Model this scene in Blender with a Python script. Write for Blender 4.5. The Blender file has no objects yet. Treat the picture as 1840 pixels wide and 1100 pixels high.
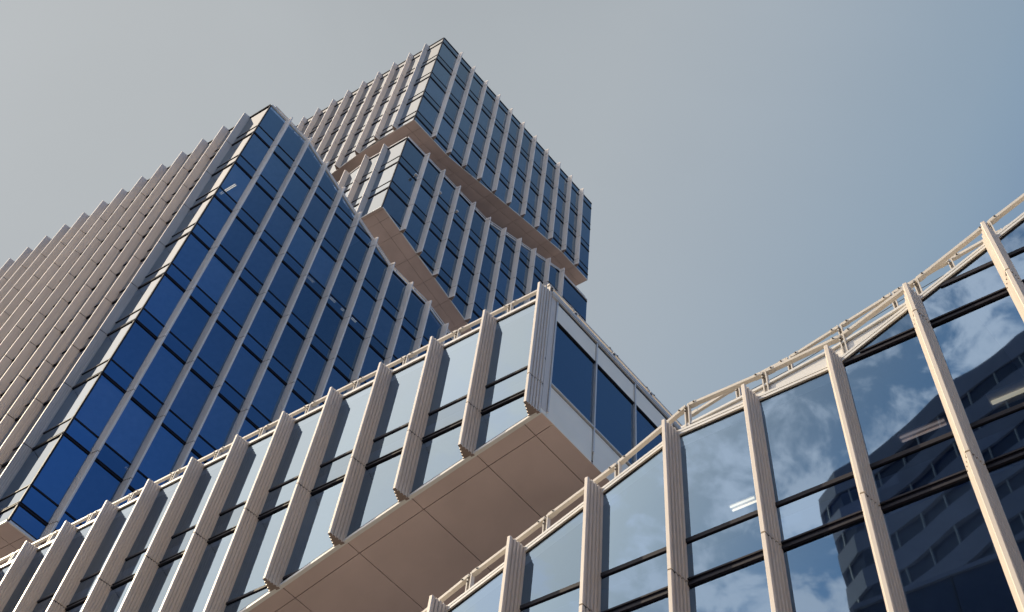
import bpy, math, random
from mathutils import Vector, Matrix
random.seed(7)
S = bpy.context.scene
R = math.radians
EYE = 1.7

# ---------------------------------------------------------------- camera
CAM_M = ((0.988879, 0.148721, 0.0), (-0.126344, 0.840092, 0.527525), (0.078454, -0.521659, 0.849539))
cam_d = bpy.data.cameras.new("camera"); cam = bpy.data.objects.new("camera", cam_d)
S.collection.objects.link(cam); S.camera = cam
right = Vector([r[0] for r in CAM_M]); down = Vector([r[1] for r in CAM_M]); fwd = Vector([r[2] for r in CAM_M])
cam.matrix_world = Matrix(((right.x, -down.x, -fwd.x, 0), (right.y, -down.y, -fwd.y, 0), (right.z, -down.z, -fwd.z, EYE), (0, 0, 0, 1)))
cam_d.sensor_width = 36; cam_d.lens = 36 * 2235 / 1840; cam_d.clip_start = 0.1; cam_d.clip_end = 6000

# ---------------------------------------------------------------- sky, sun, exposure
SUN_AZ, SUN_EL = 163.0, 36.0          # azimuth counter-clockwise from +X
SKY_STRENGTH, SUN_STRENGTH, EXPOSURE = 0.08, 5.0, 0.35
sun_dir = Vector((math.cos(R(SUN_AZ)) * math.cos(R(SUN_EL)), math.sin(R(SUN_AZ)) * math.cos(R(SUN_EL)), math.sin(R(SUN_EL))))
W = bpy.data.worlds.new("World"); S.world = W; W.use_nodes = True
nt = W.node_tree; nt.nodes.clear(); N = nt.nodes.new; L = nt.links.new
out = N('ShaderNodeOutputWorld'); bg = N('ShaderNodeBackground'); bg.inputs['Strength'].default_value = SKY_STRENGTH
sky = N('ShaderNodeTexSky'); sky.sky_type = 'NISHITA'; sky.sun_disc = False
sky.sun_elevation = R(SUN_EL); sky.sun_rotation = R(90 - SUN_AZ)
sky.air_density = 1.0; sky.dust_density = 2.6; sky.ozone_density = 2.0; sky.altitude = 50
tc = N('ShaderNodeTexCoord')
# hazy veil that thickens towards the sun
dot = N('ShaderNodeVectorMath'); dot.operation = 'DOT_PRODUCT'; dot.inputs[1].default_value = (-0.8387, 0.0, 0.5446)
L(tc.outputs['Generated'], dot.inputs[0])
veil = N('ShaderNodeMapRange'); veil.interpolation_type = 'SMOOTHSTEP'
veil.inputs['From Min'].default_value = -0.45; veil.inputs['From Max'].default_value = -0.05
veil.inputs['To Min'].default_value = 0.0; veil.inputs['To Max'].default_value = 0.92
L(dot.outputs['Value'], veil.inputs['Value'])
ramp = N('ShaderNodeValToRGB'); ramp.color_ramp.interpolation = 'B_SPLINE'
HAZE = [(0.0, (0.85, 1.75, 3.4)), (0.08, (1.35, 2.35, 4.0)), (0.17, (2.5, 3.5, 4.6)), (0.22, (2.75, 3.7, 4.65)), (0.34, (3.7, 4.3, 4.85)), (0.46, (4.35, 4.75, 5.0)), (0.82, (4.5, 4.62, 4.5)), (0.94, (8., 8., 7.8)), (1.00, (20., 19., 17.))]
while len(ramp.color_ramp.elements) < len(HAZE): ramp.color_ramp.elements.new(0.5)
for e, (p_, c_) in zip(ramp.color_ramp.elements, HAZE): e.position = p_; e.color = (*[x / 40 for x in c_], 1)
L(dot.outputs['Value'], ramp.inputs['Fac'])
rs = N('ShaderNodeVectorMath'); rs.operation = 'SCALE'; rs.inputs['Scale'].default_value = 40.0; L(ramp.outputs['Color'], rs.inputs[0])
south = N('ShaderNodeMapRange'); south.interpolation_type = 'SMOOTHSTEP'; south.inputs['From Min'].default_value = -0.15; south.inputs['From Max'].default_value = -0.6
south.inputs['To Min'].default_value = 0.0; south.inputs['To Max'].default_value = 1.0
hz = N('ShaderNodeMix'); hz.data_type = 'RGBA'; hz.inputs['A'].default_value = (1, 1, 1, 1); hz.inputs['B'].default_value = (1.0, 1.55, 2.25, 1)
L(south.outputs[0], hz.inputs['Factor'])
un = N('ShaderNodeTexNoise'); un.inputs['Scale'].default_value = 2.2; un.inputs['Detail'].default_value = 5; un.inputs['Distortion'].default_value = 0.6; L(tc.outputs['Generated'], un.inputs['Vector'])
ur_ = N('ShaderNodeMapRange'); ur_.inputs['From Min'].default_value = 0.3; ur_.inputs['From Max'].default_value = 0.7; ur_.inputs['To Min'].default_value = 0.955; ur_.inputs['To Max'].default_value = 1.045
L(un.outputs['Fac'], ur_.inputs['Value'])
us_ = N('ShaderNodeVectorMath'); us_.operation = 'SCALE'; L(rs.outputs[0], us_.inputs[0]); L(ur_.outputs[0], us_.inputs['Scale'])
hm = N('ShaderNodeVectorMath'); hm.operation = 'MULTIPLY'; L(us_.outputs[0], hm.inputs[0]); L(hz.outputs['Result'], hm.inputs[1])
deep = N('ShaderNodeVectorMath'); deep.operation = 'MULTIPLY'; deep.inputs[1].default_value = (0.75, 1.0, 1.3); L(sky.outputs[0], deep.inputs[0])
# bright sky patch added out of view, off the sun, to brighten glass reflections
glow_lobe = N('ShaderNodeVectorMath'); glow_lobe.operation = 'DOT_PRODUCT'; glow_lobe.inputs[1].default_value = (-0.637, -0.0895, 0.766)
L(tc.outputs['Generated'], glow_lobe.inputs[0])
bm_ = N('ShaderNodeMapRange'); bm_.inputs['From Min'].default_value = 0.893; bm_.inputs['From Max'].default_value = 0.998
bm_.inputs['To Min'].default_value = 0.0; bm_.inputs['To Max'].default_value = 1.0; L(glow_lobe.outputs['Value'], bm_.inputs['Value'])
sinv = N('ShaderNodeMath'); sinv.operation = 'SUBTRACT'; sinv.inputs[0].default_value = 1.0; L(south.outputs[0], sinv.inputs[1])
bf = N('ShaderNodeMath'); bf.operation = 'MULTIPLY'; L(bm_.outputs[0], bf.inputs[0]); L(sinv.outputs[0], bf.inputs[1])
bk = N('ShaderNodeMix'); bk.data_type = 'RGBA'; bk.inputs['B'].default_value = (29.5, 25.5, 21.5, 1)
L(bf.outputs[0], bk.inputs['Factor']); L(hm.outputs[0], bk.inputs['A'])
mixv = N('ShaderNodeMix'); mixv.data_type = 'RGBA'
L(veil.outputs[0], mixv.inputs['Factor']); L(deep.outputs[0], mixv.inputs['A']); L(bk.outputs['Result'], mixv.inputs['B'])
# scattered clouds on the side of the sky behind the camera
sep = N('ShaderNodeSeparateXYZ'); L(tc.outputs['Generated'], sep.inputs[0])
zc = N('ShaderNodeMath'); zc.operation = 'MAXIMUM'; zc.inputs[1].default_value = 0.12; L(sep.outputs['Z'], zc.inputs[0])
px = N('ShaderNodeMath'); px.operation = 'DIVIDE'; L(sep.outputs['X'], px.inputs[0]); L(zc.outputs[0], px.inputs[1])
py = N('ShaderNodeMath'); py.operation = 'DIVIDE'; L(sep.outputs['Y'], py.inputs[0]); L(zc.outputs[0], py.inputs[1])
L(py.outputs[0], south.inputs['Value'])
cmb = N('ShaderNodeCombineXYZ'); L(px.outputs[0], cmb.inputs[0]); L(py.outputs[0], cmb.inputs[1])
cn = N('ShaderNodeTexNoise'); cn.inputs['Scale'].default_value = 12.0; cn.inputs['Detail'].default_value = 10; cn.inputs['Roughness'].default_value = 0.62
cn.inputs['Distortion'].default_value = 0.35
L(cmb.outputs[0], cn.inputs['Vector'])
cr = N('ShaderNodeMapRange'); cr.interpolation_type = 'SMOOTHSTEP'; cr.inputs['From Min'].default_value = 0.45; cr.inputs['From Max'].default_value = 0.60
cr.inputs['To Max'].default_value = 0.9
L(cn.outputs['Fac'], cr.inputs['Value'])
mk = N('ShaderNodeMapRange'); mk.interpolation_type = 'SMOOTHSTEP'; mk.inputs['From Min'].default_value = 0.0; mk.inputs['From Max'].default_value = -0.25
mk.inputs['To Min'].default_value = 0.0; mk.inputs['To Max'].default_value = 1.0
L(py.outputs[0], mk.inputs['Value'])
mk2 = N('ShaderNodeMapRange'); mk2.interpolation_type = 'SMOOTHSTEP'; mk2.inputs['From Min'].default_value = 0.15; mk2.inputs['From Max'].default_value = -0.2
mk2.inputs['To Min'].default_value = 0.0; mk2.inputs['To Max'].default_value = 1.0
L(px.outputs[0], mk2.inputs['Value'])
mm = N('ShaderNodeMath'); mm.operation = 'MULTIPLY'; L(cr.outputs[0], mm.inputs[0]); L(mk.outputs[0], mm.inputs[1])
mm2 = N('ShaderNodeMath'); mm2.operation = 'MULTIPLY'; L(mm.outputs[0], mm2.inputs[0]); L(mk2.outputs[0], mm2.inputs[1])
mixc = N('ShaderNodeMix'); mixc.data_type = 'RGBA'; mixc.inputs['B'].default_value = (24.0, 22.0, 21.5, 1)
L(mm2.outputs[0], mixc.inputs['Factor']); L(mixv.outputs['Result'], mixc.inputs['A'])
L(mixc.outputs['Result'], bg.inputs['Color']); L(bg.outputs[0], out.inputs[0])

sl = bpy.data.lights.new("sun", 'SUN'); sl.energy = SUN_STRENGTH; sl.angle = R(0.5); sl.color = (1.0, 0.84, 0.60)
so = bpy.data.objects.new("sun", sl); S.collection.objects.link(so)
so.rotation_euler = sun_dir.to_track_quat('Z', 'Y').to_euler()
S.view_settings.view_transform = 'Standard'; S.view_settings.look = 'None'
S.view_settings.exposure = EXPOSURE; S.view_settings.gamma = 1.0
S.cycles.caustics_reflective = False; S.cycles.caustics_refractive = False
S.cycles.max_bounces = 8; S.cycles.diffuse_bounces = 4; S.cycles.glossy_bounces = 5; S.cycles.transparent_max_bounces = 12

# ---------------------------------------------------------------- materials
def mat(name):
    m = bpy.data.materials.new(name); m.use_nodes = True
    return m, m.node_tree, m.node_tree.nodes['Principled BSDF']
def plain(name, col, rough=0.5, metal=0.0, vary=0.08, scale=3.0, bump=0.0, spec=0.5, stretch=None, each=0.0):
    m, t, p = mat(name)
    tcn = t.nodes.new('ShaderNodeTexCoord'); mp = t.nodes.new('ShaderNodeMapping')
    if stretch: mp.inputs['Scale'].default_value = stretch
    nz = t.nodes.new('ShaderNodeTexNoise'); nz.inputs['Scale'].default_value = scale; nz.inputs['Detail'].default_value = 6
    t.links.new(tcn.outputs['Object'], mp.inputs[0]); t.links.new(mp.outputs[0], nz.inputs['Vector'])
    mr = t.nodes.new('ShaderNodeMapRange'); mr.inputs['From Min'].default_value = 0.3; mr.inputs['From Max'].default_value = 0.7
    mr.inputs['To Min'].default_value = 1 - vary; mr.inputs['To Max'].default_value = 1 + vary
    t.links.new(nz.outputs['Fac'], mr.inputs['Value'])
    vm = t.nodes.new('ShaderNodeVectorMath'); vm.operation = 'SCALE'; vm.inputs[0].default_value = col[:3]
    if each:
        oi = t.nodes.new('ShaderNodeObjectInfo'); er = t.nodes.new('ShaderNodeMapRange'); er.inputs['To Min'].default_value = 1 - each; er.inputs['To Max'].default_value = 1 + each
        em = t.nodes.new('ShaderNodeMath'); em.operation = 'MULTIPLY'
        t.links.new(oi.outputs['Random'], er.inputs['Value']); t.links.new(er.outputs[0], em.inputs[0]); t.links.new(mr.outputs[0], em.inputs[1])
        t.links.new(em.outputs[0], vm.inputs['Scale'])
    else: t.links.new(mr.outputs[0], vm.inputs['Scale'])
    t.links.new(vm.outputs[0], p.inputs["Base Color"])
    p.inputs['Roughness'].default_value = rough; p.inputs['Metallic'].default_value = metal
    p.inputs['Specular IOR Level'].default_value = spec
    if bump:
        b = t.nodes.new('ShaderNodeBump'); b.inputs['Strength'].default_value = bump; b.inputs['Distance'].default_value = 0.02
        t.links.new(nz.outputs['Fac'], b.inputs['Height']); t.links.new(b.outputs[0], p.inputs['Normal'])
    return m
def glass(name, r0, refl, trans, wav=0.02):
    m = bpy.data.materials.new(name); m.use_nodes = True; t = m.node_tree; t.nodes.clear()
    o = t.nodes.new('ShaderNodeOutputMaterial'); mx = t.nodes.new('ShaderNodeMixShader')
    tr = t.nodes.new('ShaderNodeBsdfTransparent'); tr.inputs['Color'].default_value = (*trans, 1)
    gl = t.nodes.new('ShaderNodeBsdfGlossy'); gl.inputs['Color'].default_value = (*refl, 1); gl.inputs['Roughness'].default_value = 0.015
    oi = t.nodes.new('ShaderNodeObjectInfo'); er = t.nodes.new('ShaderNodeMapRange'); er.inputs['To Min'].default_value = 0.82; er.inputs['To Max'].default_value = 1.14
    sc_ = t.nodes.new('ShaderNodeVectorMath'); sc_.operation = 'SCALE'; sc_.inputs[0].default_value = refl
    t.links.new(oi.outputs['Random'], er.inputs['Value']); t.links.new(er.outputs[0], sc_.inputs['Scale']); wm = t.nodes.new('ShaderNodeMix'); wm.data_type = 'RGBA'; wm.inputs['B'].default_value = (0.95, 0.94, 0.91, 1)
    w2 = t.nodes.new('ShaderNodeMath'); w2.operation = 'MULTIPLY'; w2.use_clamp = True; w2.inputs[1].default_value = 3.0
    t.links.new(sc_.outputs[0], wm.inputs['A']); t.links.new(wm.outputs['Result'], gl.inputs['Color'])
    tv = t.nodes.new('ShaderNodeMapRange'); tv.inputs['To Min'].default_value = 0.45; tv.inputs['To Max'].default_value = 1.5
    th = t.nodes.new('ShaderNodeMath'); th.operation = 'FRACT'; t7 = t.nodes.new('ShaderNodeMath'); t7.operation = 'MULTIPLY'; t7.inputs[1].default_value = 7.31
    st_ = t.nodes.new('ShaderNodeVectorMath'); st_.operation = 'SCALE'; st_.inputs[0].default_value = trans
    t.links.new(oi.outputs['Random'], t7.inputs[0]); t.links.new(t7.outputs[0], th.inputs[0]); t.links.new(th.outputs[0], tv.inputs['Value'])
    t.links.new(tv.outputs[0], st_.inputs['Scale']); t.links.new(st_.outputs[0], tr.inputs['Color'])
    lw = t.nodes.new('ShaderNodeLayerWeight'); lw.inputs['Blend'].default_value = 0.5
    pw = t.nodes.new('ShaderNodeMath'); pw.operation = 'POWER'; pw.inputs[1].default_value = 5.0
    ma = t.nodes.new('ShaderNodeMath'); ma.operation = 'MULTIPLY_ADD'; ma.inputs[1].default_value = 1 - r0; ma.inputs[2].default_value = r0
    t.links.new(lw.outputs['Facing'], pw.inputs[0]); t.links.new(pw.outputs[0], ma.inputs[0]); t.links.new(pw.outputs[0], w2.inputs[0]); t.links.new(w2.outputs[0], wm.inputs['Factor']); t.links.new(ma.outputs[0], mx.inputs[0])
    tcn = t.nodes.new('ShaderNodeTexCoord'); nz = t.nodes.new('ShaderNodeTexNoise'); nz.inputs['Scale'].default_value = 0.7; nz.inputs['Detail'].default_value = 1
    bp = t.nodes.new('ShaderNodeBump'); bp.inputs['Strength'].default_value = wav; bp.inputs['Distance'].default_value = 0.1
    t.links.new(tcn.outputs['Object'], nz.inputs['Vector']); t.links.new(nz.outputs['Fac'], bp.inputs['Height']); t.links.new(bp.outputs[0], gl.inputs['Normal'])
    t.links.new(tr.outputs[0], mx.inputs[1]); t.links.new(gl.outputs[0], mx.inputs[2]); t.links.new(mx.outputs[0], o.inputs[0])
    return m
def emit(name, col, s):
    m, t, p = mat(name); p.inputs['Base Color'].default_value = (*col, 1)
    p.inputs['Emission Color'].default_value = (*col, 1); p.inputs['Emission Strength'].default_value = s
    return m
M_FIN = plain('fin_metal', (0.70, 0.615, 0.53), 0.42, 0.10, 0.07, 1.2, 0.0, 0.5, (6, 6, 0.25), 0.04)
M_GLASS = glass('coated_glass', 0.23, (0.51, 0.74, 1.0), (0.23, 0.31, 0.46))
M_SPAN = glass('spandrel_glass', 0.23, (0.51, 0.74, 1.0), (0.05, 0.08, 0.16))
M_BAR = plain('dark_mullion', (0.010, 0.009, 0.017), 0.6, 0.0, 0.1, 3.0, 0.0, 0.25)
M_JOINT = plain('joint_gasket', (0.01, 0.01, 0.015), 0.8)
M_WHITE = plain('white_aluminium', (0.66, 0.64, 0.61), 0.4, 0.1, 0.04, 2.0)
M_RAIL = plain('rail_paint', (0.60, 0.55, 0.49), 0.45, 0.0, 0.05, 5.0)
M_SOFFIT = plain('soffit_panel', (0.52, 0.405, 0.375), 0.55, 0.0, 0.13, 0.5, 0.0, 0.4)
M_SEAM = plain('soffit_seam', (0.10, 0.075, 0.065), 0.8)
M_CAP = plain('fin_end_plate', (0.20, 0.15, 0.13), 0.6)
M_ENDP = plain('end_wall_panel', (0.95, 0.87, 0.72), 0.45, 0.0, 0.04, 1.2)
M_ROOF = plain('roof_membrane', (0.30, 0.29, 0.28), 0.8)
M_CEIL = plain('ceiling_tile', (0.7, 0.69, 0.66), 0.8)
M_CORE = plain('core_wall', (0.10, 0.10, 0.12), 0.7)
M_LAMP = emit('lamp_tube', (1.0, 0.70, 0.36), 2.2)
M_LAMPD = emit('lamp_tube_dim', (1.0, 0.66, 0.44), 0.8)
M_LAMPB = plain('lamp_body', (0.6, 0.6, 0.6), 0.4)
M_BOLT = plain('bolt_steel', (0.10, 0.09, 0.08), 0.4, 0.8)

# ---------------------------------------------------------------- mesh helpers
COL = S.collection
class MB:
    def __init__(s): s.v = []; s.f = []
    def poly(s, pts):
        n = len(s.v); s.v += [tuple(p) for p in pts]; s.f.append(tuple(range(n, n + len(pts))))
    def hexa(s, a, b):                     # a, b: matching loops (bottom, top)
        n = len(s.v); k = len(a); s.v += [tuple(p) for p in a] + [tuple(p) for p in b]
        s.f.append(tuple(range(n + k - 1, n - 1, -1))); s.f.append(tuple(range(n + k, n + 2 * k)))
        for i in range(k):
            j = (i + 1) % k; s.f.append((n + i, n + j, n + k + j, n + k + i))
    def beam(s, p, q, w, h, up=Vector((0, 0, 1))):
        p = Vector(p); q = Vector(q); d = (q - p).normalized(); x = d.cross(up).normalized(); y = x.cross(d)
        c = [(-w / 2, -h / 2), (w / 2, -h / 2), (w / 2, h / 2), (-w / 2, h / 2)]
        s.hexa([p + x * a + y * b for a, b in c], [q + x * a + y * b for a, b in c])
    def cyl(s, p, q, r, k=8):
        p = Vector(p); q = Vector(q); d = (q - p).normalized(); x = d.orthogonal().normalized(); y = d.cross(x)
        c = [(r * math.cos(2 * math.pi * i / k), r * math.sin(2 * math.pi * i / k)) for i in range(k)]
        s.hexa([p + x * a + y * b for a, b in c], [q + x * a + y * b for a, b in c])
    def build(s, name, m, parent=None, mats=None):
        me = bpy.data.meshes.new(name); me.from_pydata(s.v, [], s.f); me.update()
        import bmesh
        bm = bmesh.new(); bm.from_mesh(me); bmesh.ops.recalc_face_normals(bm, faces=bm.faces); bm.to_mesh(me); bm.free()
        me.materials.append(m)
        o = bpy.data.objects.new(name, me); COL.objects.link(o)
        if parent: o.parent = parent
        return o
def thing(name, label, cat, group=None):
    o = bpy.data.objects.new(name, None); COL.objects.link(o); o['label'] = label; o['category'] = cat
    if group: o['group'] = group
    return o
def interp(pl, u):
    if u <= pl[0][0]: return pl[0][1]
    for (a, za), (b, zb) in zip(pl, pl[1:]):
        if u <= b: return za + (zb - za) * (u - a) / (b - a)
    return pl[-1][1]

DIR_A = Vector((-0.76961181, 0.63851207, 0)); OUT_A = Vector((-0.63851207, -0.76961181, 0))
DIR_B = Vector((0.7405813, 0.67196676, 0)); OUT_B = Vector((0.67196676, -0.7405813, 0))
class Face:
    def __init__(s, kind, P, length, top, bot, fins, u0=0.0):
        s.k = kind; s.P = Vector((P[0], P[1], 0)); s.d, s.n = (DIR_A, OUT_A) if kind == 'A' else (DIR_B, OUT_B)
        s.len = length; s.top = top; s.bot = bot; s.fins = fins; s.u0 = u0
    def pt(s, u, o, z): return s.P + s.d * u + s.n * o + Vector((0, 0, z + EYE))
    def zt(s, u): return interp(s.top, u)
    def zb(s, u): return interp(s.bot, u)
    def area(s, poly):                     # size on the photograph, used only to rank the parts
        q = []
        for u, z in poly:
            v = s.pt(u, 0, z) - Vector((0, 0, EYE)); w = v.dot(fwd)
            if w < 0.5: return 0
            q.append((2235 * v.dot(right) / w, 2235 * v.dot(down) / w))
        cx = sum(a for a, b in q) / len(q); cy = sum(b for a, b in q) / len(q)
        if abs(cx) > 1000 or abs(cy) > 640: return 0
        return abs(sum(q[i][0] * q[(i + 1) % len(q)][1] - q[(i + 1) % len(q)][0] * q[i][1] for i in range(len(q)))) / 2

def clip_cell(F, u0, u1, z0, z1, dt=0.0):
    us = {u0, u1}
    for pl in (F.top, F.bot):
        for (a, za), (b, zb) in zip(pl, pl[1:]):
            if u0 < a < u1: us.add(a)
            if u0 < b < u1: us.add(b)
            if abs(zb - za) > 1e-6:
                for z in (z0, z1):
                    c = a + (b - a) * (z - za) / (zb - za)
                    if a < c < b and u0 < c < u1: us.add(c)
    lo = []; hi = []
    for u in sorted(us):
        b = max(z0, F.zb(u)); t = min(z1, F.zt(u) - dt)
        if t < b: b = t = min(max(b, t), max(b, t))
        lo.append((u, b)); hi.append((u, t))
    if max(t[1] - b[1] for b, t in zip(lo, hi)) < 0.04: return None
    poly = lo + hi[::-1]; outp = []
    for p in poly:
        if not outp or (abs(p[0] - outp[-1][0]) + abs(p[1] - outp[-1][1])) > 1e-5: outp.append(p)
    if abs(outp[0][0] - outp[-1][0]) + abs(outp[0][1] - outp[-1][1]) < 1e-5: outp.pop()
    return outp if len(outp) >= 3 else None

def emit_parts(items, name, m, root, cap=100):
    """items: list of (score, MB). The largest become parts of their own, the rest one 'stuff' part."""
    items = sorted(items, key=lambda i: -i[0])
    own = [i for i in items[:cap] if i[0] > 0]
    for sc, b in own: b.build(name, m, root)
    rest = [i for i in items if i not in own]
    if rest:
        r = MB()
        for sc, b in rest:
            n = len(r.v); r.v += b.v; r.f += [tuple(x + n for x in f) for f in b.f]
        o = r.build(name, m, root); o['kind'] = 'stuff'

def glaze(faces, root, thick0, pitch, gap, zmin, zmax, hh=(0.125, 0.06)):
    wins = []; spans = []; bars = []
    levels = []; z = thick0
    while z > zmin - pitch: z -= pitch
    while z < zmax + pitch: levels.append(z); z += pitch
    for F in faces:
        cuts = [F.u0] + [u + 0.14 for u in F.fins if F.u0 + 0.2 < u + 0.14 < F.len - 0.1] + [F.len]
        for a, b in zip(cuts, cuts[1:]):
            for z in levels:
                for kind, z0, z1 in (('s', z, z + gap), ('w', z + gap, z + pitch)):
                    poly = clip_cell(F, a + 0.004, b - 0.004, z0 + 0.01, z1 - 0.01, 0.02)
                    if not poly: continue
                    tx, tz, c = random.uniform(-.004, .004), random.uniform(-.003, .003), ((a + b) / 2, (z0 + z1) / 2)
                    mb = MB(); mb.poly([F.pt(u, (u - c[0]) * tx + (q - c[1]) * tz, q) for u, q in poly])
                    (wins if kind == 'w' else spans).append((F.area(poly), mb))
        for z in levels:
            for zz, h, o in ((z, hh[0], 0.045), (z + gap, hh[1], 0.03)):
                brk = sorted({F.u0, F.len} | {u for u, q in F.top + F.bot if F.u0 < u < F.len})
                run = None
                n = 400; st = (F.len - F.u0) / n; ok = lambda u: F.zb(u) < zz + h / 2 - 0.02 and zz - h / 2 + 0.02 < F.zt(u)
                for i in range(n + 2):
                    u = F.u0 + st * i; k_ = i <= n and ok(u)
                    if k_ and run is None: run = u
                    if not k_ and run is not None:
                        ue = u - st; b = MB()
                        strips = ((-h / 2, -h * 0.18, o), (-h * 0.17, h * 0.27, o - 0.03), (h * 0.28, h / 2, o)) if h > 0.12 else ((-h / 2, h / 2, o),)
                        if ue - run > 0.25:
                            for s0, s1, oo in strips:
                                poly = clip_cell(F, run, ue, zz + s0, zz + s1) if s1 - s0 > 0.045 else None
                                if poly is None:
                                    us_ = [q for q in (run + (ue - run) * j / 60 for j in range(61)) if F.zb(q) < zz + s0 and zz + s1 < F.zt(q)]
                                    if len(us_) < 2: continue
                                    poly = [(us_[0], zz + s0), (us_[-1], zz + s0), (us_[-1], zz + s1), (us_[0], zz + s1)]
                                b.hexa([F.pt(q, -0.06, w_) for q, w_ in poly], [F.pt(q, oo, w_) for q, w_ in poly])
                            if b.v: bars.append((F.area([(run, zz - h), (ue, zz - h), (ue, zz + h), (run, zz + h)]) + 0.01, b))
                        run = None
    emit_parts(wins, 'window', M_GLASS, root); emit_parts(spans, 'spandrel_panel', M_SPAN, root)
    emit_parts(bars, 'transom', M_BAR, root)
    return levels

def fin_section(w=0.28, depth=0.42, steps=5, gw=0.016, gd=0.036):
    """stepped tapering section, u measured from the near wall edge, o outwards"""
    R_, L_ = [], []
    for i in range(steps):
        a = depth * i / steps; b = depth * (i + 1) / steps
        ur = 0.1125 / steps * i; ul = w - 0.13 / steps * i
        R_ += [(ur, a + (0.0 if i == 0 else gw * 0.6)), (ur, b - gw)]
        L_ += [(ul, a + (0.0 if i == 0 else gw * 0.6)), (ul, b - gw)]
        if i < steps - 1:
            R_ += [(ur + gd, b - gw * 0.8), (ur + gd, b + gw * 0.5)]
            L_ += [(ul - gd, b - gw * 0.8), (ul - gd, b + gw * 0.5)]
    return [(u, o) for u, o in R_] + [(R_[-1][0] + 0.012, depth + 0.004), (L_[-1][0] - 0.012, depth + 0.004)] + L_[::-1]
SEC = fin_section()
SEC_FAR = [(0.0, 0.0)]
for i_ in range(1, 5): SEC_FAR += [(0.0225 * (i_ - 1), 0.084 * i_), (0.0225 * i_, 0.084 * i_)]
SEC_FAR += [(0.09, 0.415), (0.105, 0.424), (0.162, 0.424), (0.176, 0.415)]
for i_ in range(4, 0, -1): SEC_FAR += [(0.28 - 0.026 * i_, 0.084 * i_), (0.28 - 0.026 * (i_ - 1), 0.084 * i_)]
SEC_FAR += [(0.28, 0.0)]

def fins(F, root, joints, ext=0.12, sec=None):
    SEC_ = sec or SEC_FAR; jg = 0.017 if sec else 0.025
    for u in F.fins:
        zt = max(F.zt(u), F.zt(u + .14), F.zt(u + .28)) + ext; zb = F.zb(u + 0.14) + 0.01
        if F.zb(u + .28) < zb: zb = F.zb(u + 0.28) + 0.02
        if F.zb(u) < zb - .3: zb = F.zb(u) + .02
        if zt - zb < 0.5: continue
        js = sorted([z for z in joints if zb + 0.15 < z < zt - 0.15])
        cuts = [zb] + js + [zt]
        b = MB()
        for a, c in zip(cuts, cuts[1:]):
            a2 = a + (jg if a != zb else 0); c2 = c - (jg if c != zt else 0)
            b.hexa([F.pt(u + x, o, a2) for x, o in SEC_], [F.pt(u + x, o, c2) for x, o in SEC_])
        nf = len(b.f)
        if js:
            g = b
            for z in js:
                k = [(0.14 + (x - 0.14) * 0.80, o * 0.93 + 0.002) for x, o in ((0.0, 0.0), (0.085, 0.42), (0.19, 0.42), (0.28, 0.0))]
                g.hexa([F.pt(u + x, o, z - jg * 0.93) for x, o in k], [F.pt(u + x, o, z + jg * 0.93) for x, o in k])
        f = b.build('fin', M_FIN, root); f.data.materials.append(M_JOINT); f.data.materials.append(M_CAP); f.data.polygons[0].material_index = 2
        for i, pl in enumerate(f.data.polygons):
            if i >= nf: pl.material_index = 1

def edge_strip(F, name, m, which, lo, hi, o0, o1, root, ua=None, ub=None):
    """strip following the top or bottom edge of a facade"""
    pl = F.top if which == 't' else F.bot
    ua = F.u0 if ua is None else ua; ub = F.len if ub is None else ub
    us = sorted({ua, ub} | {u for u, z in pl if ua < u < ub})
    b = MB()
    for a, c in zip(us, us[1:]):
        za, zc_ = interp(pl, a), interp(pl, c)
        b.hexa([F.pt(a, o0, za + lo), F.pt(c, o0, zc_ + lo), F.pt(c, o1, zc_ + lo), F.pt(a, o1, za + lo)],
               [F.pt(a, o0, za + hi), F.pt(c, o0, zc_ + hi), F.pt(c, o1, zc_ + hi), F.pt(a, o1, za + hi)])
    return b.build(name, m, root)

def field(P, la, lb, zf):
    P = Vector((P[0], P[1], 0))
    return lambda a, b, dz=0.0: P + DIR_A * a + DIR_B * b + Vector((0, 0, zf(a, b) + dz + EYE))

def soffit(P, zf, acuts, bcuts, root, border=None, extra=None, gap=0.018):
    """panels on the underside, with open joints in front of a dark backing"""
    f = field(P, 0, 0, zf); b = MB()
    def panel(a0, a1, b0, b1, dz=0.0):
        g = gap / 2
        c = [(a0 + g, b0 + g), (a1 - g, b0 + g), (a1 - g, b1 - g), (a0 + g, b1 - g)]
        b.hexa([f(x, y, dz) for x, y in c], [f(x, y, dz + 0.05) for x, y in c])
    for i, (a0, a1) in enumerate(zip(acuts, acuts[1:])):
        for j, (b0, b1) in enumerate(zip(bcuts, bcuts[1:])):
            panel(a0, a1, b0, b1, 0.0)
    o = b.build('soffit', M_SOFFIT, root)
    k = MB()
    for a0, a1 in zip(acuts, acuts[1:]):
        for b0, b1 in zip(bcuts, bcuts[1:]):
            c = [(a0, b0), (a1, b0), (a1, b1), (a0, b1)]
            k.poly([f(x, y, 0.085) for x, y in c])
    k.build('soffit_backing', M_SEAM, root)
    return o
def roof(P, zf, acuts, bcuts, root, drop=0.25):
    f = field(P, 0, 0, zf); b = MB()
    for a0, a1 in zip(acuts, acuts[1:]):
        for b0, b1 in zip(bcuts, bcuts[1:]):
            c = [(a0, b0), (a1, b0), (a1, b1), (a0, b1)]
            b.poly([f(x, y, -drop) for x, y in c])
    return b.build('roof', M_ROOF, root)

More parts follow.
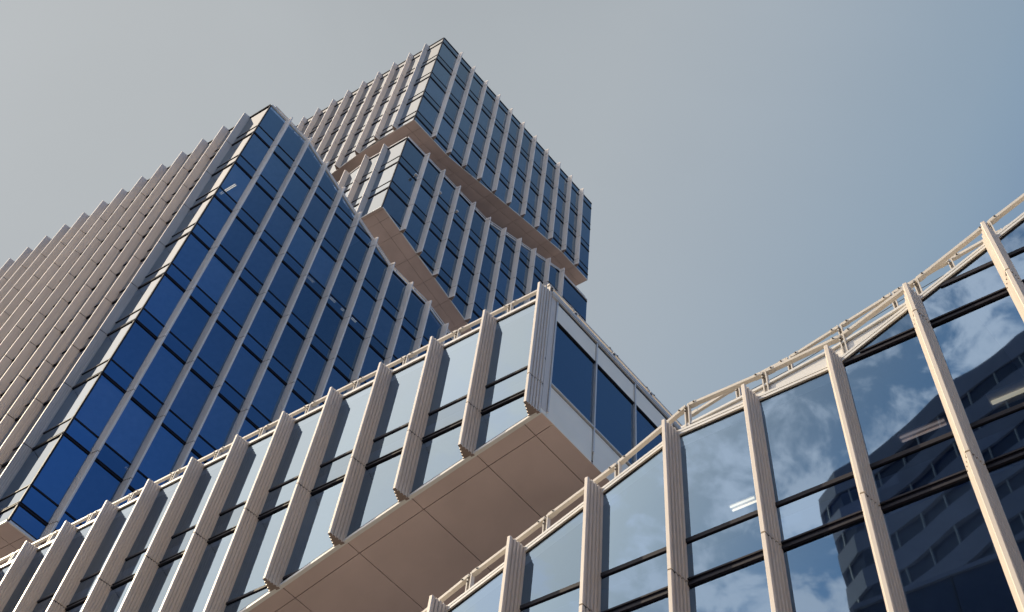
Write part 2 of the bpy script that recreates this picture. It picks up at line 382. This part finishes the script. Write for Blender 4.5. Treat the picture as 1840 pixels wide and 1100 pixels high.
def slabs(P, levels, gap, la, lb, ztop, zbot, root, core=True):
    """floor plates with their ceilings, seen dimly through the glass"""
    f = field(P, 0, 0, lambda a, b: 0)
    b = MB()
    for z in levels:
        aa = [a for a in [0.25 + (la - 0.5) * i / 60 for i in range(61)] if ztop(a, lb * 0.0 + 0.2) > z + gap + 0.15 and zbot(a, 0.2) < z - 0.15]
        bb = [c for c in [0.25 + (lb - 0.5) * i / 60 for i in range(61)] if ztop(0.2, c) > z + gap + 0.15 and zbot(0.2, c) < z - 0.15]
        if len(aa) < 2 or len(bb) < 2: continue
        a0, a1, b0, b1 = aa[0], aa[-1], bb[0], bb[-1]
        if min(ztop(a0, b1), ztop(a1, b0), ztop(a1, b1)) < z + gap: b1 = b0 + 2.5 if ztop(a1, b0) > z + gap else b1
        c = [(a0, b0), (a1, b0), (a1, b1), (a0, b1)]
        b.hexa([f(x, y, z + 0.08) for x, y in c], [f(x, y, z + gap - 0.06) for x, y in c])
    if b.v: b.build('floor_slab', M_CEIL, root)

def railing(F, root, line, posts, base, o=-0.02, w=0.10, h=0.20, postw=0.09, cables=(), bolts=True, name='railing'):
    """line: list of (u, z centre); posts: list of u; base: function u -> z of the post foot"""
    r = bpy.data.objects.new(name, None); COL.objects.link(r); r.parent = root
    line = sorted(line)
    b = MB()
    for (a, za), (c, zc_) in zip(line, line[1:]):
        p, q = F.pt(a, o, za), F.pt(c, o, zc_); d = (q - p).normalized() * 0.012
        b.beam(p + d, q - d, w, h)
        for s_ in (0.10, -0.10):
            if bolts and abs(c - a) > 0.5:
                e = (p if s_ > 0 else q) + (q - p).normalized() * s_ * 1.3
                b.beam(e - (q - p).normalized() * 0.07, e + (q - p).normalized() * 0.07, w + 0.014, h + 0.012)
    b.build('handrail', M_RAIL, r)
    for u in posts:
        zz = interp(line, u); zb_ = base(u); b = MB()
        for k in (-1, 1):
            b.hexa([F.pt(u + k * postw / 2 - 0.012, o - 0.05, zb_), F.pt(u + k * postw / 2 + 0.012, o - 0.05, zb_), F.pt(u + k * postw / 2 + 0.012, o + 0.055, zb_), F.pt(u + k * postw / 2 - 0.012, o + 0.055, zb_)],
                   [F.pt(u + k * postw / 2 - 0.012, o - 0.05, zz - h * 0.3), F.pt(u + k * postw / 2 + 0.012, o - 0.05, zz - h * 0.3), F.pt(u + k * postw / 2 + 0.012, o + 0.055, zz + h * 0.2), F.pt(u + k * postw / 2 - 0.012, o + 0.055, zz + h * 0.2)])
        b.hexa([F.pt(u - postw / 2, o - 0.045, zb_), F.pt(u + postw / 2, o - 0.045, zb_), F.pt(u + postw / 2, o - 0.03, zb_), F.pt(u - postw / 2, o - 0.03, zb_)],
               [F.pt(u - postw / 2, o - 0.045, zz), F.pt(u + postw / 2, o - 0.045, zz), F.pt(u + postw / 2, o - 0.03, zz), F.pt(u - postw / 2, o - 0.03, zz)])
        nf = len(b.f)
        if bolts:
            for du, dz in ((-0.16, 0.0), (0.16, 0.0), (0.03, -0.10), (0.03, -0.2)):
                if zz + dz < zb_ + 0.06: continue
                zc_ = interp(line, u + du) + dz if abs(du) > 0.1 else zz + dz
                b.cyl(F.pt(u + du, o + w / 2, zc_), F.pt(u + du, o + w / 2 + 0.03, zc_), 0.017, 7)
        po = b.build('post', M_RAIL, r); po.data.materials.append(M_BOLT)
        for i, pl in enumerate(po.data.polygons):
            if i >= nf: pl.material_index = 1
    for dz in cables:
        b = MB()
        for (a, za), (c, zc_) in zip(line, line[1:]):
            b.cyl(F.pt(a, o - 0.03, za + dz), F.pt(c, o - 0.03, zc_ + dz), 0.007, 5)
        b.build('cable', M_BOLT, r)
    return r

def lamp(p, q, root, name='ceiling_light', tubes=2, s=1.0, m=None):
    p = Vector(p); q = Vector(q); d = (q - p).normalized(); x = d.cross(Vector((0, 0, 1))).normalized()
    b = MB(); b.beam(p + Vector((0, 0, 0.05)), q + Vector((0, 0, 0.05)), 0.2 * s, 0.05)
    o = b.build(name, M_LAMPB, root)
    t = MB()
    for k in ((-1, 1) if tubes == 2 else (0,)):
        t.cyl(p + x * k * 0.055 * s + d * 0.03, q + x * k * 0.055 * s - d * 0.03, 0.022 * s, 8)
    t.build('tube', m or M_LAMP, o)

def frange(a, s, n): return [a + s * i for i in range(n)]

# ================================================================= ground
b = MB(); b.poly([(-1500, -1500, 0), (1500, -1500, 0), (1500, 1500, 0), (-1500, 1500, 0)])
g = b.build('ground', plain('paving', (0.24, 0.23, 0.22), 0.8, 0, 0.15, 0.3)); g['kind'] = 'structure'

# ================================================================= upper tower block
P1 = (-9.20691254, 37.79474516); LA1, LB1 = 20.0, 20.3
fB1 = [(0, 0), (3.8, 0), (5.4, 0.5), (12.2, 2.65), (16.9, 3.95), (20.3, 3.95)]; fA1 = [(0, 0), (3.75, 0), (7.2, -1.55), (12, -3.0), (20, -3.0)]
zb1 = lambda a, b: 84.62 + interp(fA1, a) + interp(fB1, b)
r1 = thing('tower_block', 'uppermost glass and fin tower block with flat roof edge', 'building')
FB1 = Face('B', P1, LB1, [(0, 102.5), (LB1, 102.5)], [(u, 84.62 + z) for u, z in fB1], frange(1.86, 1.664, 11))
FA1 = Face('A', P1, LA1, [(0, 102.5), (LA1, 102.5)], [(u, 84.62 + z) for u, z in fA1], frange(1.55, 1.676, 11))
def back_walls(P, la, lb, zt, zb, root):
    """the two facades that face away from the square"""
    f = field(P, 0, 0, lambda a, b: 0); w = MB()
    n = 8
    for i in range(n):
        a0, a1 = la * i / n, la * (i + 1) / n
        w.poly([f(a0, lb, zb(a0, lb)), f(a1, lb, zb(a1, lb)), f(a1, lb, zt(a1, lb)), f(a0, lb, zt(a0, lb))])
        b0, b1 = lb * i / n, lb * (i + 1) / n
        w.poly([f(la, b0, zb(la, b0)), f(la, b1, zb(la, b1)), f(la, b1, zt(la, b1)), f(la, b0, zt(la, b0))])
    w.build('rear_wall', M_WALLB, root)
M_WALLB = plain('rear_cladding', (0.16, 0.20, 0.28), 0.25, 0.3)
def corner_post(F, root, w=0.05):
    b = MB(); z0, z1 = F.zb(0), F.zt(0)
    f = field((F.P.x, F.P.y), 0, 0, lambda a, b_: 0)
    c = [(-w * 0.5, -w * 0.5), (w, -w * 0.5), (w, w), (-w * 0.5, w)]
    b.hexa([f(x, y, z0) for x, y in c], [f(x, y, z1) for x, y in c]); b.build('corner_post', M_BAR, root)
def interior(P, la, lb, z0, z1, root, d=4.5, d2=2.0):
    f = field(P, 0, 0, lambda a, b: 0); b = MB()
    c = [(d, d), (la - d2, d), (la - d2, lb - d2), (d, lb - d2)]
    b.hexa([f(x, y, z0) for x, y in c], [f(x, y, z1) for x, y in c]); b.build('core', M_CORE, root)

lv = glaze([FA1, FB1], r1, 101.42, 4.008, 0.99, 84, 103)
fins(FB1, r1, lv, 0.02); fins(FA1, r1, lv, 0.02); corner_post(FB1, r1)
for F in (FA1, FB1):
    edge_strip(F, 'coping', M_BAR, 't', -0.04, 0.03, -0.1, 0.04, r1, ua=0.045)
    edge_strip(F, 'edge_trim', M_WHITE, 'b', -0.03, 0.05, -0.02, 0.03, r1, ua=0.045)
aC = [0, 0.8, LA1]; bC = [0, 0.8] + [u + .14 for u in FB1.fins] + [LB1]
soffit(P1, zb1, sorted(aC), sorted(bC), r1)
roof(P1, lambda a, b: 102.5, [0.05, LA1], [0.05, LB1], r1)
slabs(P1, lv, 0.99, LA1, LB1, lambda a, b: 102.4, zb1, r1)
back_walls(P1, LA1, LB1, lambda a, b: 102.5, zb1, r1); interior(P1, LA1, LB1, 79, 102, r1, 5.5, 4)

# ================================================================= middle tower block
P2 = (-9.30028777, 38.18369609); LA2, LB2 = 20.0, 20.57
gB2 = [(0, 0), (8.6, 0), (17.1, 4.12), (20.57, 4.12)]; gA2 = [(0, 0), (3.5, 0), (10, -3.4), (20, -3.4)]
hB2 = [(0, 0), (0.2, 0), (9, -3.12), (15, -5.2), (20.57, -5.2)]
zt2 = lambda a, b: 82.17 + interp(gA2, a) + interp(gB2, b); zb2 = lambda a, b: 71.2 + interp(hB2, b)
r2 = thing('tower_block', 'middle tower block whose roof edge rises to the right, between two overhanging blocks', 'building')
FB2 = Face('B', P2, LB2, [(u, 82.17 + z) for u, z in gB2], [(u, 71.2 + z) for u, z in hB2], frange(1.84, 1.69, 10))
FA2 = Face('A', P2, LA2, [(u, 82.17 + z) for u, z in gA2], [(0, 71.2), (LA2, 71.2)], frange(1.71, 1.68, 11))
lv = glaze([FA2, FB2], r2, 78.07, 4.0, 1.07, 60, 90)
fins(FB2, r2, lv, 0.2); fins(FA2, r2, lv, 0.2); corner_post(FB2, r2)
for F in (FA2, FB2):
    edge_strip(F, 'coping', M_WHITE, 't', 0.0, 0.12, -0.1, 0.05, r2, ua=0.045)
    edge_strip(F, 'edge_trim', M_WHITE, 'b', -0.03, 0.05, -0.02, 0.03, r2, ua=0.045)
aC = [0, 0.8, LA2]; bC = [0, 0.2, 0.8] + [u + .14 for u in FB2.fins] + [LB2]
soffit(P2, zb2, sorted(aC), sorted(bC), r2)
roof(P2, zt2, [0.05, 3.5, 10, LA2], [0.05, 8.6, 17.1, LB2], r2)
slabs(P2, lv, 1.07, LA2, LB2, zt2, zb2, r2)
back_walls(P2, LA2, LB2, zt2, zb2, r2); interior(P2, LA2, LB2, 64, 78.5, r2, 5.5, 4)
railing(FB2, r2, [(0.1, 82.62), (8.6, 82.75), (17.1, 86.72), (20.4, 86.72)], frange(0.9, 1.69, 12), lambda u: FB2.zt(u) + 0.05, -0.08, 0.08, 0.09, 0.10, (-0.2,), False)

for u_, z_ in ((3.86, 78.95), (5.66, 78.85), (1.5, 78.05)):
    q = FB2.pt(u_, 0.30, z_); b = MB(); b.beam(q - DIR_B * 0.09, q + DIR_B * 0.09, 0.16, 0.14)
    b.beam(q, q - OUT_B * 0.30, 0.04, 0.04); b.build('floodlight', M_WHITE, r2)

# ================================================================= lower tower block
P3 = (-15.8230599, 30.5448977); LA3, LB3 = 27.0, 21.0
tB3 = [(0, 0), (3.05, 0), (11.2, -3.87), (14.4, -3.9), (21, -6.1)]
zt3 = lambda a, b: 67.4 + interp(tB3, b); zb3 = lambda a, b: 30.76
r3 = thing('tower_block', 'large lower tower block at the left with long finned side wall and sloping roof edge', 'building')
FB3 = Face('B', P3, LB3, [(u, 67.4 + z) for u, z in tB3], [(0, 30.76), (LB3, 30.76)], frange(1.24, 1.633, 12))
FA3 = Face('A', P3, LA3, [(0, 67.45), (LA3, 67.1)], [(0, 30.76), (LA3, 30.76)], frange(1.6, 1.6325, 15))
lv3 = glaze([FA3, FB3], r3, 63.45, 3.978, 0.99, 30, 68)
fins(FB3, r3, lv3, 0.08); fins(FA3, r3, lv3, 0.06); corner_post(FB3, r3)
for F in (FA3, FB3):
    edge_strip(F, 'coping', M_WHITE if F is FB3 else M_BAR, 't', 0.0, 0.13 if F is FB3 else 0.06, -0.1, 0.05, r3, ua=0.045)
    edge_strip(F, 'edge_trim', M_WHITE, 'b', -0.10, -0.0, -0.02, 0.04, r3, ua=0.045)
    edge_strip(F, 'gasket', M_JOINT, 'b', 0.002, 0.07, -0.02, 0.03, r3, ua=0.045)
aC = [0, 0.8, LA3]; bC = [0, 0.8] + [u + .14 for u in FB3.fins] + [LB3]
soffit(P3, lambda a, b: 30.68, sorted(aC), sorted(bC), r3)
roof(P3, zt3, [0.05, LA3], [0.05, 3.05, 11.2, 14.4, LB3], r3)
slabs(P3, lv3, 0.99, LA3, LB3, zt3, zb3, r3)
back_walls(P3, LA3, LB3, zt3, zb3, r3); interior(P3, LA3, LB3, 31, 63, r3, 5.5, 4)
f3 = field(P3, 0, 0, lambda a, b: 0); b = MB(); c = [(9, 10), (16, 10), (16, 17), (9, 17)]
b.hexa([f3(x, y, -EYE) for x, y in c], [f3(x, y, 86) for x, y in c]); b.build('lift_core', M_CORE, r3)
railing(FB3, r3, [(0.3, 67.9), (3.0, 67.85), (11.2, 64.05), (14.4, 64.05), (20.5, 62.0)], frange(0.3, 1.633, 13), lambda u: FB3.zt(u) + 0.05, -0.10, 0.10, 0.10, 0.12, (-0.2,), False)

# ================================================================= cantilevered wing
P4 = (0.95841475, 16.30185085); LA4, LB4 = 30.0, 8.0
bA4 = [(0, 22.10), (1.65, 21.62), (3.31, 21.10), (5.0, 20.53), (6.8, 19.88), (12, 18.1), (30, 18.1)]
zb4 = lambda a, b: interp(bA4, a); zt4 = lambda a, b: 27.06
r4 = thing('office_wing', 'low cantilevered wing with white end wall and brown underside in the centre', 'building')
FA4 = Face('A', P4, LA4, [(0, 27.06), (LA4, 27.06)], bA4, frange(0.0, 1.6665, 18))
lv = glaze([FA4], r4, 19.13, 4.0, 1.03, 17, 28, (0.14, 0.07))
fins(FA4, r4, lv, 0.14, SEC)
edge_strip(FA4, 'gasket', M_JOINT, 't', -0.005, 0.03, -0.05, 0.008, r4, ua=0.28)
edge_strip(FA4, 'coping', M_WHITE, 't', 0.034, 0.14, -0.25, 0.05, r4, ua=0.28)
edge_strip(FA4, 'gasket', M_JOINT, 'b', 0.035, 0.085, -0.05, 0.03, r4, ua=0.28)
edge_strip(FA4, 'edge_trim', M_WHITE, 'b', -0.04, 0.033, -0.05, 0.045, r4, ua=0.0)
soffit(P4, zb4, sorted([0, 0.45] + [u + .0 for u in FA4.fins[1:]] + [LA4]), [0, 0.45, 5.2, LB4], r4)
roof(P4, zt4, [0.05, LA4], [0.05, LB4], r4)
slabs(P4, lv, 1.03, LA4, LB4, zt4, zb4, r4)
back_walls(P4, LA4, LB4, zt4, zb4, r4)
railing(FA4, r4, [(0.2, 27.66)] + [(1.3 + 1.6665 * k, 27.66) for k in range(17)] + [(29.5, 27.66)], [1.3 + 1.6665 * k for k in range(17)], lambda u: 27.15, -0.02, 0.09, 0.075)
# end wall
FE = Face('B', P4, LB4, [(0, 27.0), (LB4, 27.0)], [(0, 22.1), (LB4, 22.1)], [])
def ebox(name, u0, u1, z0, z1, o0, o1, m, parent=r4):
    b = MB(); b.hexa([FE.pt(u0, o0, z0), FE.pt(u1, o0, z0), FE.pt(u1, o1, z0), FE.pt(u0, o1, z0)],
                     [FE.pt(u0, o0, z1), FE.pt(u1, o0, z1), FE.pt(u1, o1, z1), FE.pt(u0, o1, z1)])
    return b.build(name, m, parent)
ebox('corner_panel', 0.012, 0.195, 22.25, 27.05, -0.1, 0.0, M_FIN)
ebox('corner_panel', 0.0, 0.195, 22.10, 22.238, -0.1, 0.0, M_ENDP)
wu = [0.225 + 1.6 * k for k in range(6)]
ebox('frame_post', 0.205, 0.245, 22.3, 27.0, -0.1, 0.03, M_WHITE)
for k in range(5):
    a, c = wu[k] + 0.02, wu[k + 1] - 0.02 if k < 4 else LB4 - 0.01
    if a >= LB4: break
    c = min(c, LB4 - 0.01)
    ebox('wall_panel', a + 0.012 if k else 0.205, c - 0.01, 22.10, 23.33, -0.1, 0.0, M_ENDP)
    ebox('wall_panel', a + 0.012, c - 0.01, 26.16, 26.93, -0.1, 0.0, M_ENDP)
    if c < LB4 - 0.05: ebox('frame_post', c + 0.001, c + 0.045, 22.5, 27.0, -0.1, 0.035, M_WHITE)
    w = ebox('window', a + 0.012, c - 0.01, 23.42, 26.12, -0.04, -0.03, M_GLASS)
    ebox('sill', a, c, 23.37, 23.415, -0.1, 0.045, M_WHITE, w)
    ebox('reveal', a, c, 26.125, 26.155, -0.1, 0.012, M_JOINT, w)
ebox('gasket', 0.24, LB4 - .01, 23.335, 23.365, -0.1, -0.01, M_JOINT)
ebox('backing', 0.05, LB4 - .05, 22.15, 23.3, -0.2, -0.11, M_JOINT)
ebox('backing', 0.05, LB4 - .05, 26.2, 26.98, -0.2, -0.11, M_JOINT)
ebox('blind', 0.25, LB4 - .1, 23.4, 26.15, -0.75, -0.7, plain('blind_fabric', (0.05, 0.08, 0.14), 0.8))
ebox('coping', 0.0, LB4, 27.02, 27.07, -0.3, 0.045, M_WHITE); ebox('gasket', 0.21, LB4, 26.935, 27.015, -0.1, 0.0, M_JOINT)
ebox('coping', 0.0, LB4, 27.10, 27.2, -0.3, 0.05, M_WHITE); ebox('gasket', 0.0, LB4, 27.071, 27.099, -0.3, 0.02, M_JOINT)
FER = Face('B', P4, LB4, [(0, 27.2), (LB4, 27.2)], [(0, 22.1), (LB4, 22.1)], [])
railing(FER, r4, [(-0.12, 27.5), (0.95, 27.5), (2.55, 27.5), (4.15, 27.5), (5.8, 27.5), (7.4, 27.5)], [-0.02, 0.95, 2.55, 4.15, 5.8, 7.3], lambda u: 27.15, -0.06, 0.08, 0.07)

# ================================================================= street wing
P5 = (2.25354721, 15.22733811); U0, U1 = -16.0, 22.0
tA5 = [(-16, 23.0), (-13, 23.0), (-8.87, 21.0), (-5.0, 19.12), (-4.85, 19.05), (-1.6, 19.05), (3.31, 16.82), (12, 12.7), (22, 12.7)]
zt5 = lambda a, b: interp(tA5, a)
r5 = thing('office_wing', 'nearest wing at the right with tall mirrored windows and bent rooftop handrail', 'building')
FA5 = Face('A', P5, U1, tA5, [(-16, -EYE + 0.0), (22, -EYE)], [0.01 + 1.672 * k for k in range(-9, 13)], U0)
lv = glaze([FA5], r5, 19.13, 4.0, 1.0, -EYE, 24, (0.165, 0.09))
fins(FA5, r5, lv, 0.14, SEC)
edge_strip(FA5, 'gasket', M_JOINT, 't', -0.015, 0.02, -0.05, 0.008, r5)
edge_strip(FA5, 'coping', M_WHITE, 't', 0.022, 0.085, -0.25, 0.045, r5); edge_strip(FA5, 'gasket', M_JOINT, 't', 0.087, 0.105, -0.2, 0.03, r5)
edge_strip(FA5, 'coping', M_WHITE, 't', 0.107, 0.17, -0.25, 0.045, r5)
roof(P5, zt5, [u for u, z in tA5], [0.05, 7.0], r5)
b = MB(); f5 = field(P5, 0, 0, lambda a, b: 0)
for (a0, z0), (a1, z1) in zip(tA5, tA5[1:]):
    b.poly([f5(a0, 7, -EYE), f5(a1, 7, -EYE), f5(a1, 7, z1), f5(a0, 7, z0)])
for a_, z_ in ((U0, 23.0), (U1, 12.7)): b.poly([f5(a_, 0.02, -EYE), f5(a_, 7, -EYE), f5(a_, 7, z_), f5(a_, 0.02, z_)])
b.build('rear_wall', M_WALLB, r5)
b = MB()
for z in lv:
    us = [u for u in [U0 + 0.1 + (U1 - U0 - 0.2) * i / 240 for i in range(241)] if interp(tA5, u) > z + 1.15]
    if z < 0 or not us: continue
    runs = []; st = us[0]; pr = us[0]
    for u in us[1:] + [1e9]:
        if u - pr > 0.3: runs.append((st, pr)); st = u
        pr = u
    for a0, a1 in runs:
        c = [(a0, 0.25), (a1, 0.25), (a1, 6.9), (a0, 6.9)]
        b.hexa([f5(x, y, z + 0.08) for x, y in c], [f5(x, y, z + 0.94) for x, y in c])
b.build('floor_slab', M_CEIL, r5)
# white upstand behind the level part of the roof edge
b = MB(); up = [(-1.7, 19.235, 19.25), (-3.31, 19.235, 19.42), (-4.8, 19.235, 19.62), (-6.5, 20.02, 20.05)]
for (u0_, a0, a1), (u1_, c0, c1) in zip(up, up[1:]):
    b.hexa([FA5.pt(u0_, -0.10, a0 - .1), FA5.pt(u1_, -0.10, c0 - .1), FA5.pt(u1_, -0.02, c0 - .1), FA5.pt(u0_, -0.02, a0 - .1)],
           [FA5.pt(u0_, -0.10, a1), FA5.pt(u1_, -0.10, c1), FA5.pt(u1_, -0.02, c1), FA5.pt(u0_, -0.02, a1)])
b.build('upstand', M_WHITE, r5)
b = MB()
for (u0_, a0, a1), (u1_, c0, c1) in zip(up, up[1:]): b.beam(FA5.pt(u0_, -0.05, a1 + 0.05), FA5.pt(u1_, -0.05, c1 + 0.05), 0.14, 0.06)
b.build('upstand_cap', M_WHITE, r5)
front = [(12.0, 13.55), (10.3, 14.3), (8.6, 15.1), (6.95, 15.85), (4.6, 16.7), (2.95, 17.55), (1.28, 18.3), (-0.3, 19.0), (-1.85, 19.86), (-3.5, 19.83), (-5.1, 19.90), (-6.7, 20.6), (-8.3, 21.38), (-9.98, 22.15), (-11.6, 22.9), (-13.2, 23.7)]
front = [(u, z + 0.06) for u, z in front]
railing(FA5, r5, front, [u for u, z in front], lambda u: FA5.zt(u) + 0.12, -0.02, 0.09, 0.07, 0.08)
rear = [(-1.72, 20.08), (-2.81, 20.37), (-3.93, 20.51), (-5.04, 20.81), (-6.17, 21.10), (-7.39, 21.36), (-8.5, 21.55), (-9.7, 21.8)]
railing(FA5, r5, rear, [u for u, z in rear[1:]], lambda u: interp(sorted(rear), u) - 1.0, -0.35, 0.06, 0.07, 0.07, (-0.3, -0.45), True)
for a_, c_, m_, n_ in ((-1.89, -2.45, M_LAMP, 2), (-5.29, -6.18, M_LAMPD, 2), (-6.97, -7.9, M_LAMP, 1)):
    lamp(FA5.pt(a_, -1.5, 18.36), FA5.pt(c_, -1.5, 18.36), r5, tubes=n_, m=m_, s=0.9 if n_ == 2 else 1.8)

# ================================================================= buildings behind the viewer, mirrored in the glass
M_BAND = plain('stone_band', (0.40, 0.41, 0.52), 0.6, 0, 0.08, 0.5)
M_DGL = plain('dark_glazing', (0.03, 0.05, 0.12), 0.12, 0.0, 0.1, 0.2)
def mirrored(v):
    d = (Vector(v) - Vector(P4)).dot(OUT_A.xy); return Vector(v) - 2 * d * OUT_A.xy
H = 82.0; k = (H) / 60.0
line = [(20.3, 47.4), (20.8, 45.7), (21.7, 44.7), (22.4, 43.7), (23.2, 42.3), (24.1, 40.5), (25.0, 38.8), (26.2, 37.1), (27.4, 35.2), (28.3, 34.0), (30.5, 30.6)]
foot = [mirrored((x * k, y * k)) for x, y in line]
back = [mirrored((30.5 * k + 14, 30.6 * k + 16)), mirrored((20.3 * k + 11, 47.4 * k + 22))]
ring = foot + back
r6 = thing('office_tower', 'dark banded office tower reflected in the large windows at the right', 'building')
zz = 0.0; bands = MB(); glz = MB()
def loop(ring_, z, s=0.0):
    return [Vector((p.x, p.y, z)) for p in ring_]
def inset(ring_, d):
    c = sum(ring_, Vector((0, 0))) / len(ring_); return [p + (c - p).normalized() * d for p in ring_]
n = int(H / 3.6); z = H + EYE - n * 3.6
ins = inset(ring, 0.35)
while z < H + EYE - 0.1:
    w_ = MB(); w_.hexa(loop(ins, z), loop(ins, z + 1.6)); w_.build('window_band', M_DGL, r6)
    top = z + 3.6 if z + 3.6 < H + EYE + .1 else H + EYE
    w_ = MB(); w_.hexa(loop(ring, z + 1.6), loop(ring, top)); w_.build('spandrel_band', M_BAND, r6)
    z += 3.6
b = MB(); b.hexa(loop(ring, 0), loop(ring, H + EYE - n * 3.6)); b.build('base', M_BAND, r6)
def along(d):
    for p, q in zip(foot, foot[1:]):
        l = (q - p).length
        if d <= l: return p + (q - p) * (d / l), (q - p).normalized()
        d -= l
    return foot[-1], (foot[-1] - foot[-2]).normalized()
b = MB(); tot = sum((q - p).length for p, q in zip(foot, foot[1:])); d = 1.2
while d < tot:
    p, t = along(d); z = H + EYE - n * 3.6
    p = p + (Vector((0, 0)) - p).normalized() * -0.12
    while z < H + EYE - 1:
        b.beam((p.x, p.y, z), (p.x, p.y, z + 1.6), 0.12, 0.12, Vector((1, 0, 0))); z += 3.6
    d += 2.4
b.build('window_mullion', M_WHITE, r6)['kind'] = 'stuff'

r7 = thing('office_block', 'lower dark glass block in front of the banded tower, seen mirrored at the lower right', 'building')
Hb = 45.0
p0 = mirrored((18.35, 42.2)); b = MB()
q = [p0, p0 - DIR_A.xy * 40, p0 - DIR_A.xy * 40 + OUT_A.xy * 14, p0 + OUT_A.xy * 14]
b.hexa(loop(q, 0), loop(q, Hb + EYE)); b.build('wall', M_DGL, r7)
b = MB(); no = -OUT_A
for i in range(1, 12):
    z = Hb + EYE - 3.7 * i; a = Vector((p0.x, p0.y, z)) + no * 0.03; b.beam(a, a - DIR_A * 40, 0.08, 0.10)
for i in range(0, 9):
    a = Vector((p0.x, p0.y, 0)) - DIR_A * (0.2 + 4.8 * i) + no * 0.03; b.beam(a, a + Vector((0, 0, Hb + EYE)), 0.10, 0.08, DIR_A)
b.build('facade_grid', M_JOINT, r7)
b = MB(); a = Vector((p0.x, p0.y, Hb + EYE + 0.1)); b.beam(a, a - DIR_A * 40, 0.3, 0.3); b.build('coping', M_BAND, r7)

# ceiling lights seen through the glass of the lower tower block
def ab(a, b_, z): return f3(a, b_, z)
for (a, b_, c, d_, z) in ((2.02, 1.05, 0.87, 1.05, 59.42), (1.92, 7.67, 1.92, 8.21, 59.45), (1.87, 9.4, 1.87, 9.9, 59.44), (1.87, 10.32, 1.87, 10.58, 59.42), (1.83, 11.13, 1.83, 11.56, 59.41), (3.53, 4.18, 2.8, 4.18, 39.5)):
    lamp(ab(a, b_, z - 0.1), ab(c, d_, z - 0.1), r3, s=0.8)
